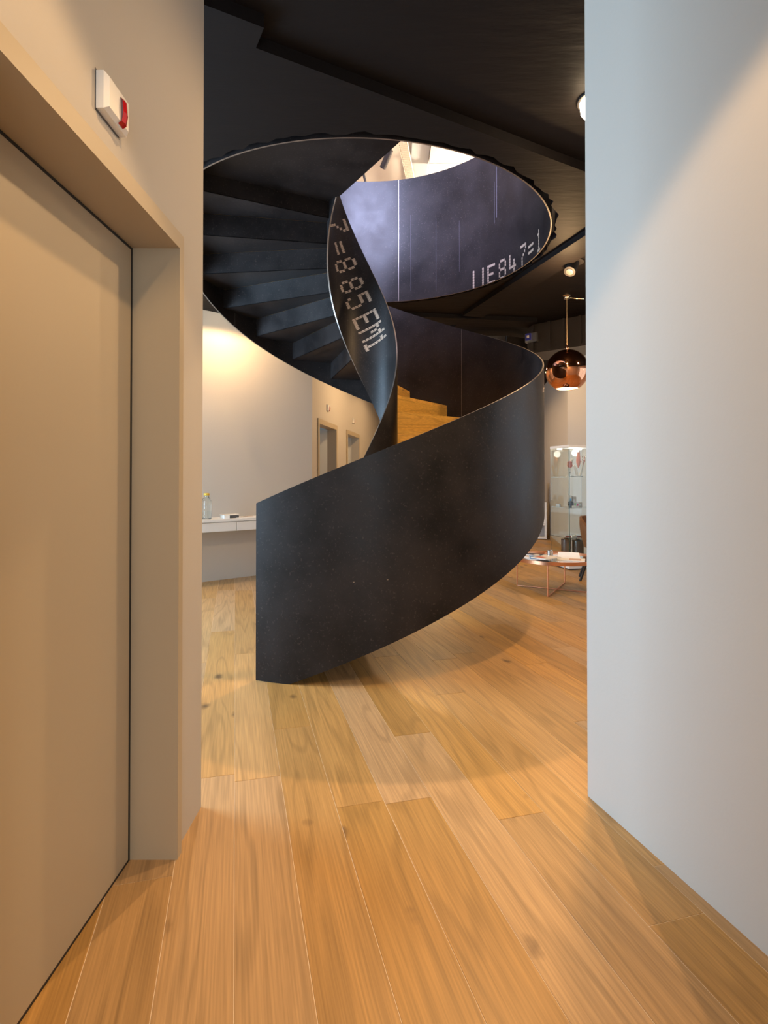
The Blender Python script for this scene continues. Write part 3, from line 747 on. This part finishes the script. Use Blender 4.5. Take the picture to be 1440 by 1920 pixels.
mag(2.02, 6.84, 1.2, .17, .23, .008, TT, ((.62, .28, .18), (.8, .75, .7)), 'rust coloured magazine behind the open brochure')
c = (1.895, 6.60, TT+.0005)
t = thing('metal_cup', c, 'small grey metal cup standing on the coffee table', 'cup')
MB().lathe(c, [(.030, 0), (.034, .004), (.035, .078), (.032, .078), (.031, .006)], 28, closed=True).build('cup_wall', M_steelbr, t, 40)
MB().lathe(c, [(.031, .0055), (.031, .0075)], 28).build('cup_base', M_grey, t, 40)
t = thing('open_brochure', (2.05, 6.55, TT), 'open white brochure propped up on the coffee table', 'brochure')
def OF(x, y, z): 
    ca, sa = cos(-.35), sin(-.35); return (2.09 + x*ca - y*sa, 6.50 + x*sa + y*ca, z)
mb = MB(); mb.fbox(OF, (-.13, -.22, TT), (.17, -.01, TT+.006)); mb.build('lying_page', M_paper, t)
mb = MB(); mb.add([OF(-.13, 0, TT), OF(.12, 0, TT), OF(.10, .05, TT+.062), OF(-.13, .05, TT+.062), OF(-.13, .005, TT), OF(.12, .005, TT), OF(.10, .055, TT+.062), OF(-.13, .055, TT+.062)],
    [(0,1,2,3),(7,6,5,4),(0,4,5,1),(2,6,7,3),(1,5,6,2),(0,3,7,4)]); mb.build('raised_page', M_paper, t)
mb = MB(); mb.fbox(OF, (.0, -.19, TT+.0062), (.13, -.05, TT+.0068)); mb.build('printed_block', mat('leaflet_print', (.55, .36, .28)), t)

# ------------------------------------------------------------------ glass cabinet
C0 = Vector((2.54, 7.908)); cl = Vector((-.12, .51)).normalized(); cr = Vector((cl.y, -cl.x))
def CF(a, b, z): return Vector((C0.x + cr.x*a + cl.x*b, C0.y + cr.y*a + cl.y*b, z))
CW, CH = .52, 1.755
t = thing('display_cabinet', CF(.26, .26, 0), 'tall glass display cabinet with white base and lit white top', 'display cabinet')
MB().fbox(CF, (.015, .015, 0), (CW-.015, CW-.015, .02)).build('plinth', M_grey, t)
MB().fbox(CF, (0, 0, .02), (CW, CW, .085)).build('base', M_white, t)
MB().fbox(CF, (0, 0, CH-.035), (CW, CW, CH)).build('top', M_white, t)
gz0, gz1 = .0855, CH-.0355
for a, b in (((.012, .006, gz0), (CW-.012, .010, gz1)), ((.012, CW-.010, gz0), (CW-.012, CW-.006, gz1)), ((.006, .012, gz0), (.010, CW-.012, gz1)), ((CW-.010, .012, gz0), (CW-.006, CW-.012, gz1))):
    MB().fbox(CF, a, b).build('glass_pane', M_glass, t)
for a, b in ((.004, .004), (.004, CW-.012), (CW-.012, CW-.012), (CW-.012, .004)):
    MB().fbox(CF, (a, b, gz0), (a+.007, b+.007, gz1)).build('corner_post', M_steelbr if (a, b) != (.004, .004) else mat('green_glass_edge', (.02, .085, .07), .15), t)
SH = (1.305, .868, .445)
for z in SH: MB().fbox(CF, (.014, .014, z-.006), (CW-.014, CW-.014, z)).build('glass_shelf', M_glass, t)
for a, b in ((.10, .10), (.42, .10), (.10, .42), (.42, .42)):
    MB().lathe(CF(a, b, CH-.0365), [(.036, -.012), (.038, 0)], 20).build('down_light', emit('cabinet_glow', (1, .95, .85), 5) if 'cabinet_glow' not in MATS else MATS['cabinet_glow'], t, 40)
point_light('cabinet_light', CF(.26, .26, CH-.10), 4, (1, .93, .82), .05)
# things in the cabinet
M_bone = mat('bone_white', (.78, .70, .58), .5); M_muscle = mat('muscle_orange', (.62, .18, .07), .45); M_tissue = mat('tissue_red', (.62, .16, .12), .45)
p = CF(.11, .16, SH[0]+.0005)
t = thing('joint_model', p, 'red and white bone joint model at the cabinet corner on top shelf', 'anatomical model', 'anatomical models in the cabinet')
MB().lathe(p, [(.05, 0), (.052, .012)], 24).build('stand', M_white, t, 40)
MB().tube([p+Vector((0,0,.0125)), p+Vector((0,0,.07)), p+Vector((.004,0,.13))], .016, 14).build('lower_bone', M_bone, t, 60)
MB().lathe(p+Vector((0,0,.13)), [(.012, 0), (.030, .012), (.038, .035), (.030, .055), (.036, .070), (.026, .090), (.008, .098)], 20).build('joint_tissue', M_tissue, t, 60)
MB().tube([p+Vector((.01,0,.21)), p+Vector((.03,0,.24)), p+Vector((.04,.0,.25))], .02, 12).build('upper_bone', M_bone, t, 60)
p = CF(.27, .20, SH[0]+.0005)
t = thing('knee_model', p, 'tall orange muscle knee joint model on the top shelf', 'anatomical model', 'anatomical models in the cabinet')
MB().lathe(p, [(.06, 0), (.062, .012)], 24).build('stand', M_white, t, 40)
MB().tube([p+Vector((-.02,0,.0125)), p+Vector((-.035,0,.10)), p+Vector((-.07,0,.17))], .020, 14).build('shin_bone', M_bone, t, 60)
mus = MB(); mus.lathe(p, [(.006, .13), (.020, .17), (.030, .215), (.028, .27), (.022, .33), (.020, .36)], 18); mus.build('muscle', M_muscle, t, 60)
MB().tube([p+Vector((.028,0,.22)), p+Vector((.06,0,.225)), p+Vector((.085,0,.24))], .007, 10).build('ligament', M_muscle, t, 60)
MB().tube([p+Vector((.09,0,.29)), p+Vector((.092,0,.23)), p+Vector((.07,0,.18)), p+Vector((.055,0,.13))], .008, 10).build('tendon', M_muscle, t, 60)
MB().tube([p+Vector((.02,0,.0125)), p+Vector((.045,0,.10)), p+Vector((.06,0,.235)), p+Vector((.055,0,.30))], .016, 12).build('thigh_bone', M_bone, t, 60)
z1 = SH[1]+.0005
p = CF(.02+.05, .16, z1)
def small_box(name, a, b, w, d, h, m1, m2, label, cat, z=z1):
    mb = MB(); mb.fbox(CF, (a-w/2, b-d/2, z), (a+w/2, b+d/2, z+h)); mb.m = 1; mb.fbox(CF, (a-w*.3, b-d/2-.001, z+h*.3), (a+w*.25, b-d/2, z+h*.75))
    return tag(mb.build(name, [m1, m2]), label, cat, 'small goods on the middle cabinet shelf')
# black ball on a foot
q = CF(.085, .10, z1)
t = thing('black_sphere', q, 'black ball on a small foot on the middle shelf', 'ball')
MB().lathe(q, [(.020, 0), (.012, .012)], 20).build('foot', M_black, t, 40)
MB().lathe(q+Vector((0,0,.0125)), [(.004, 0), (.025, .008), (.040, .030), (.042, .045), (.036, .066), (.02, .080), (.004, .085)], 24).build('ball_body', mat('navy_plastic', (.015, .018, .03), .4), t, 60)
small_box('sign_card', .03, .34, .02, .10, .045, M_paper, M_white, 'white folded card at the left of the middle shelf', 'card')
small_box('small_box', .135, .16, .040, .04, .075, M_grey, M_black, 'dark grey small box beside the black ball', 'box')
small_box('small_box', .185, .17, .040, .04, .085, M_paper, mat('green_print', (.25, .62, .05), .5), 'white box with green print on the middle shelf', 'box')
small_box('small_box', .232, .18, .038, .04, .070, M_paper, mat('pink_print', (.80, .05, .22), .5), 'white box with pink print on the middle shelf', 'box')
small_box('small_box', .195, .30, .040, .04, .165, M_paper, mat('blue_print', (.03, .35, .75), .5), 'tall white box with blue print on the middle shelf', 'box')
small_box('small_box', .295, .22, .060, .05, .070, mat('beige_box', (.55, .48, .38), .6), M_white, 'beige carton at the front right of the middle shelf', 'box')
small_box('small_box', .270, .33, .060, .05, .150, mat('beige_box', (.55, .48, .38), .6), M_white, 'tall beige carton at the back of the middle shelf', 'box')
small_box('price_card', .10, .045, .05, .02, .030, M_paper, M_white, 'small white price card before the black ball', 'card')
z2 = SH[2]+.0005
mb = MB(); mb.tube([CF(.03, .14, z2+.012), CF(.14, .13, z2+.011), CF(.26, .13, z2+.011), CF(.36, .14, z2+.012)], .010, 12)
tag(mb.build('red_tube', mat('dark_red', (.28, .03, .04), .4), None, 60), 'long dark red tube lying on the lowest cabinet shelf', 'tube')
mb = MB(); mb.fbox(CF, (.085, .06, z2), (.15, .085, z2+.035)); mb.m = 1; mb.fbox(CF, (.09, .0595, z2+.008), (.14, .06, z2+.025))
tag(mb.build('price_card', [M_paper, M_white]), 'small white price card on the lowest cabinet shelf', 'card')
for (a, b, r_, h, lab) in ((.10, .25, .068, .325, 'slim grey metal canister with dark lid in the cabinet base'), (.27, .22, .082, .31, 'wide grey metal canister in the cabinet base')):
    q = CF(a, b, .0855)
    t = thing('canister', q, lab, 'canister', 'grey canisters in the cabinet')
    MB().lathe(q, [(r_-.003, 0), (r_, .004), (r_, h-.012)], 32).build('body', M_grey, t, 40)
    MB().lathe(q, [(r_+.002, h-.0115), (r_+.002, h), (r_*.4, h+.002), (r_*.35, h+.012)], 32).build('lid', M_darkmetal, t, 40)

# ------------------------------------------------------------------ chair beyond the table
ch = Vector((2.765, 7.16))
t = thing('lounge_chair', (ch.x, ch.y, 0), 'brown leather shell chair with dark wooden legs by the coffee table', 'chair')
def shell(name, rad, z0, z1, a0, a1, bulge, th):
    mb = MB(); n, mrow = 20, 8; vs = []; fs = []
    for side in (0, 1):
        for j in range(mrow+1):
            v = j/mrow; z = z0 + (z1-z0)*v
            for i in range(n+1):
                u = i/n; a = a0 + (a1-a0)*u
                edge = 1 - (2*u-1)**4*.9
                rr_ = rad + bulge*sin(v*pi*.6) - (th if side else 0)
                zz = z0 + (z - z0)*(.35 + .65*edge)
                vs.append((ch.x + rr_*cos(a), ch.y + rr_*sin(a), zz))
    w = n+1; k = (mrow+1)*w
    for j in range(mrow):
        for i in range(n):
            q = j*w+i; fs.append((q, q+1, q+w+1, q+w)); fs.append((k+q+w, k+q+w+1, k+q+1, k+q))
    for i in range(n): fs.append((i+1, i, k+i, k+i+1)); q = mrow*w+i; fs.append((q, q+1, k+q+1, k+q))
    for j in range(mrow): q = j*w; fs.append((q, q+w, k+q+w, k+q)); q += n; fs.append((q+w, q, k+q, k+q+w))
    mb.add(vs, fs); return mb.build(name, M_leather, t, 50)
shell('backrest', .27, .44, .80, radians(20), radians(215), .05, .03)
MB().lathe((ch.x, ch.y, .40), [(.22, 0), (.262, .015), (.268, .040), (.25, .058), (.10, .064)], 36).build('seat', M_leather, t, 50)
for a in (45, 135, 190, 300):
    a = radians(a); MB().tube([(ch.x+.20*cos(a), ch.y+.20*sin(a), .402), (ch.x+.355*cos(a), ch.y+.355*sin(a), .003)], .016, 10).build('leg', M_blackwood, t, 60)

# ------------------------------------------------------------------ rack against the far wall, binder and wall devices
RA = Vector((3.40, 12.05)); dR = Vector((-.95, .30)).normalized(); nR = Vector((-dR.y, dR.x))
def RF(s, n, z): return Vector((RA.x + dR.x*s + nR.x*n, RA.y + dR.y*s + nR.y*n, z))
t = thing('brochure_rack', RF(.3, 0, 0), 'white rack of brochures far behind the stair', 'rack')
for s in (0, .78): MB().fbox(RF, (s, 0, .02), (s+.04, .30, .78)).build('side_panel', M_white, t)
for z in (.02, .30, .54, .75): MB().fbox(RF, (.041, 0, z), (.779, .30, z+.03)).build('shelf', M_white, t)
MB().fbox(RF, (.041, -.012, .02), (.779, 0, .78)).build('back_panel', mat('rack_back', (.40, .34, .31), .6), t)
M_broch = mat('brochure_print', (.55, .42, .38), .5)
for z, lab in ((.331, 'printed brochure stack on the lower shelf of the white rack'), (.571, 'printed brochure stack on the upper shelf of the white rack')):
    mb = MB(); mb.fbox(RF, (.045, .06, z), (.20, .16, z+.15)); mb.m = 1; mb.fbox(RF, (.06, .16, z+.03), (.185, .162, z+.12))
    tag(mb.build('brochure', [M_paper, M_broch]), lab, 'brochure', 'brochures in the rack')
t = thing('black_speaker', RF(.08, .15, .781), 'black upright speaker on top of the white rack', 'speaker')
MB().fbox(RF, (.06, .05, .781), (.24, .22, 1.20)).build('cabinet', M_black, t); MB().fbox(RF, (.075, .2205, .80), (.225, .228, 1.185)).build('grille', M_darkmetal, t)

# ------------------------------------------------------------------ end
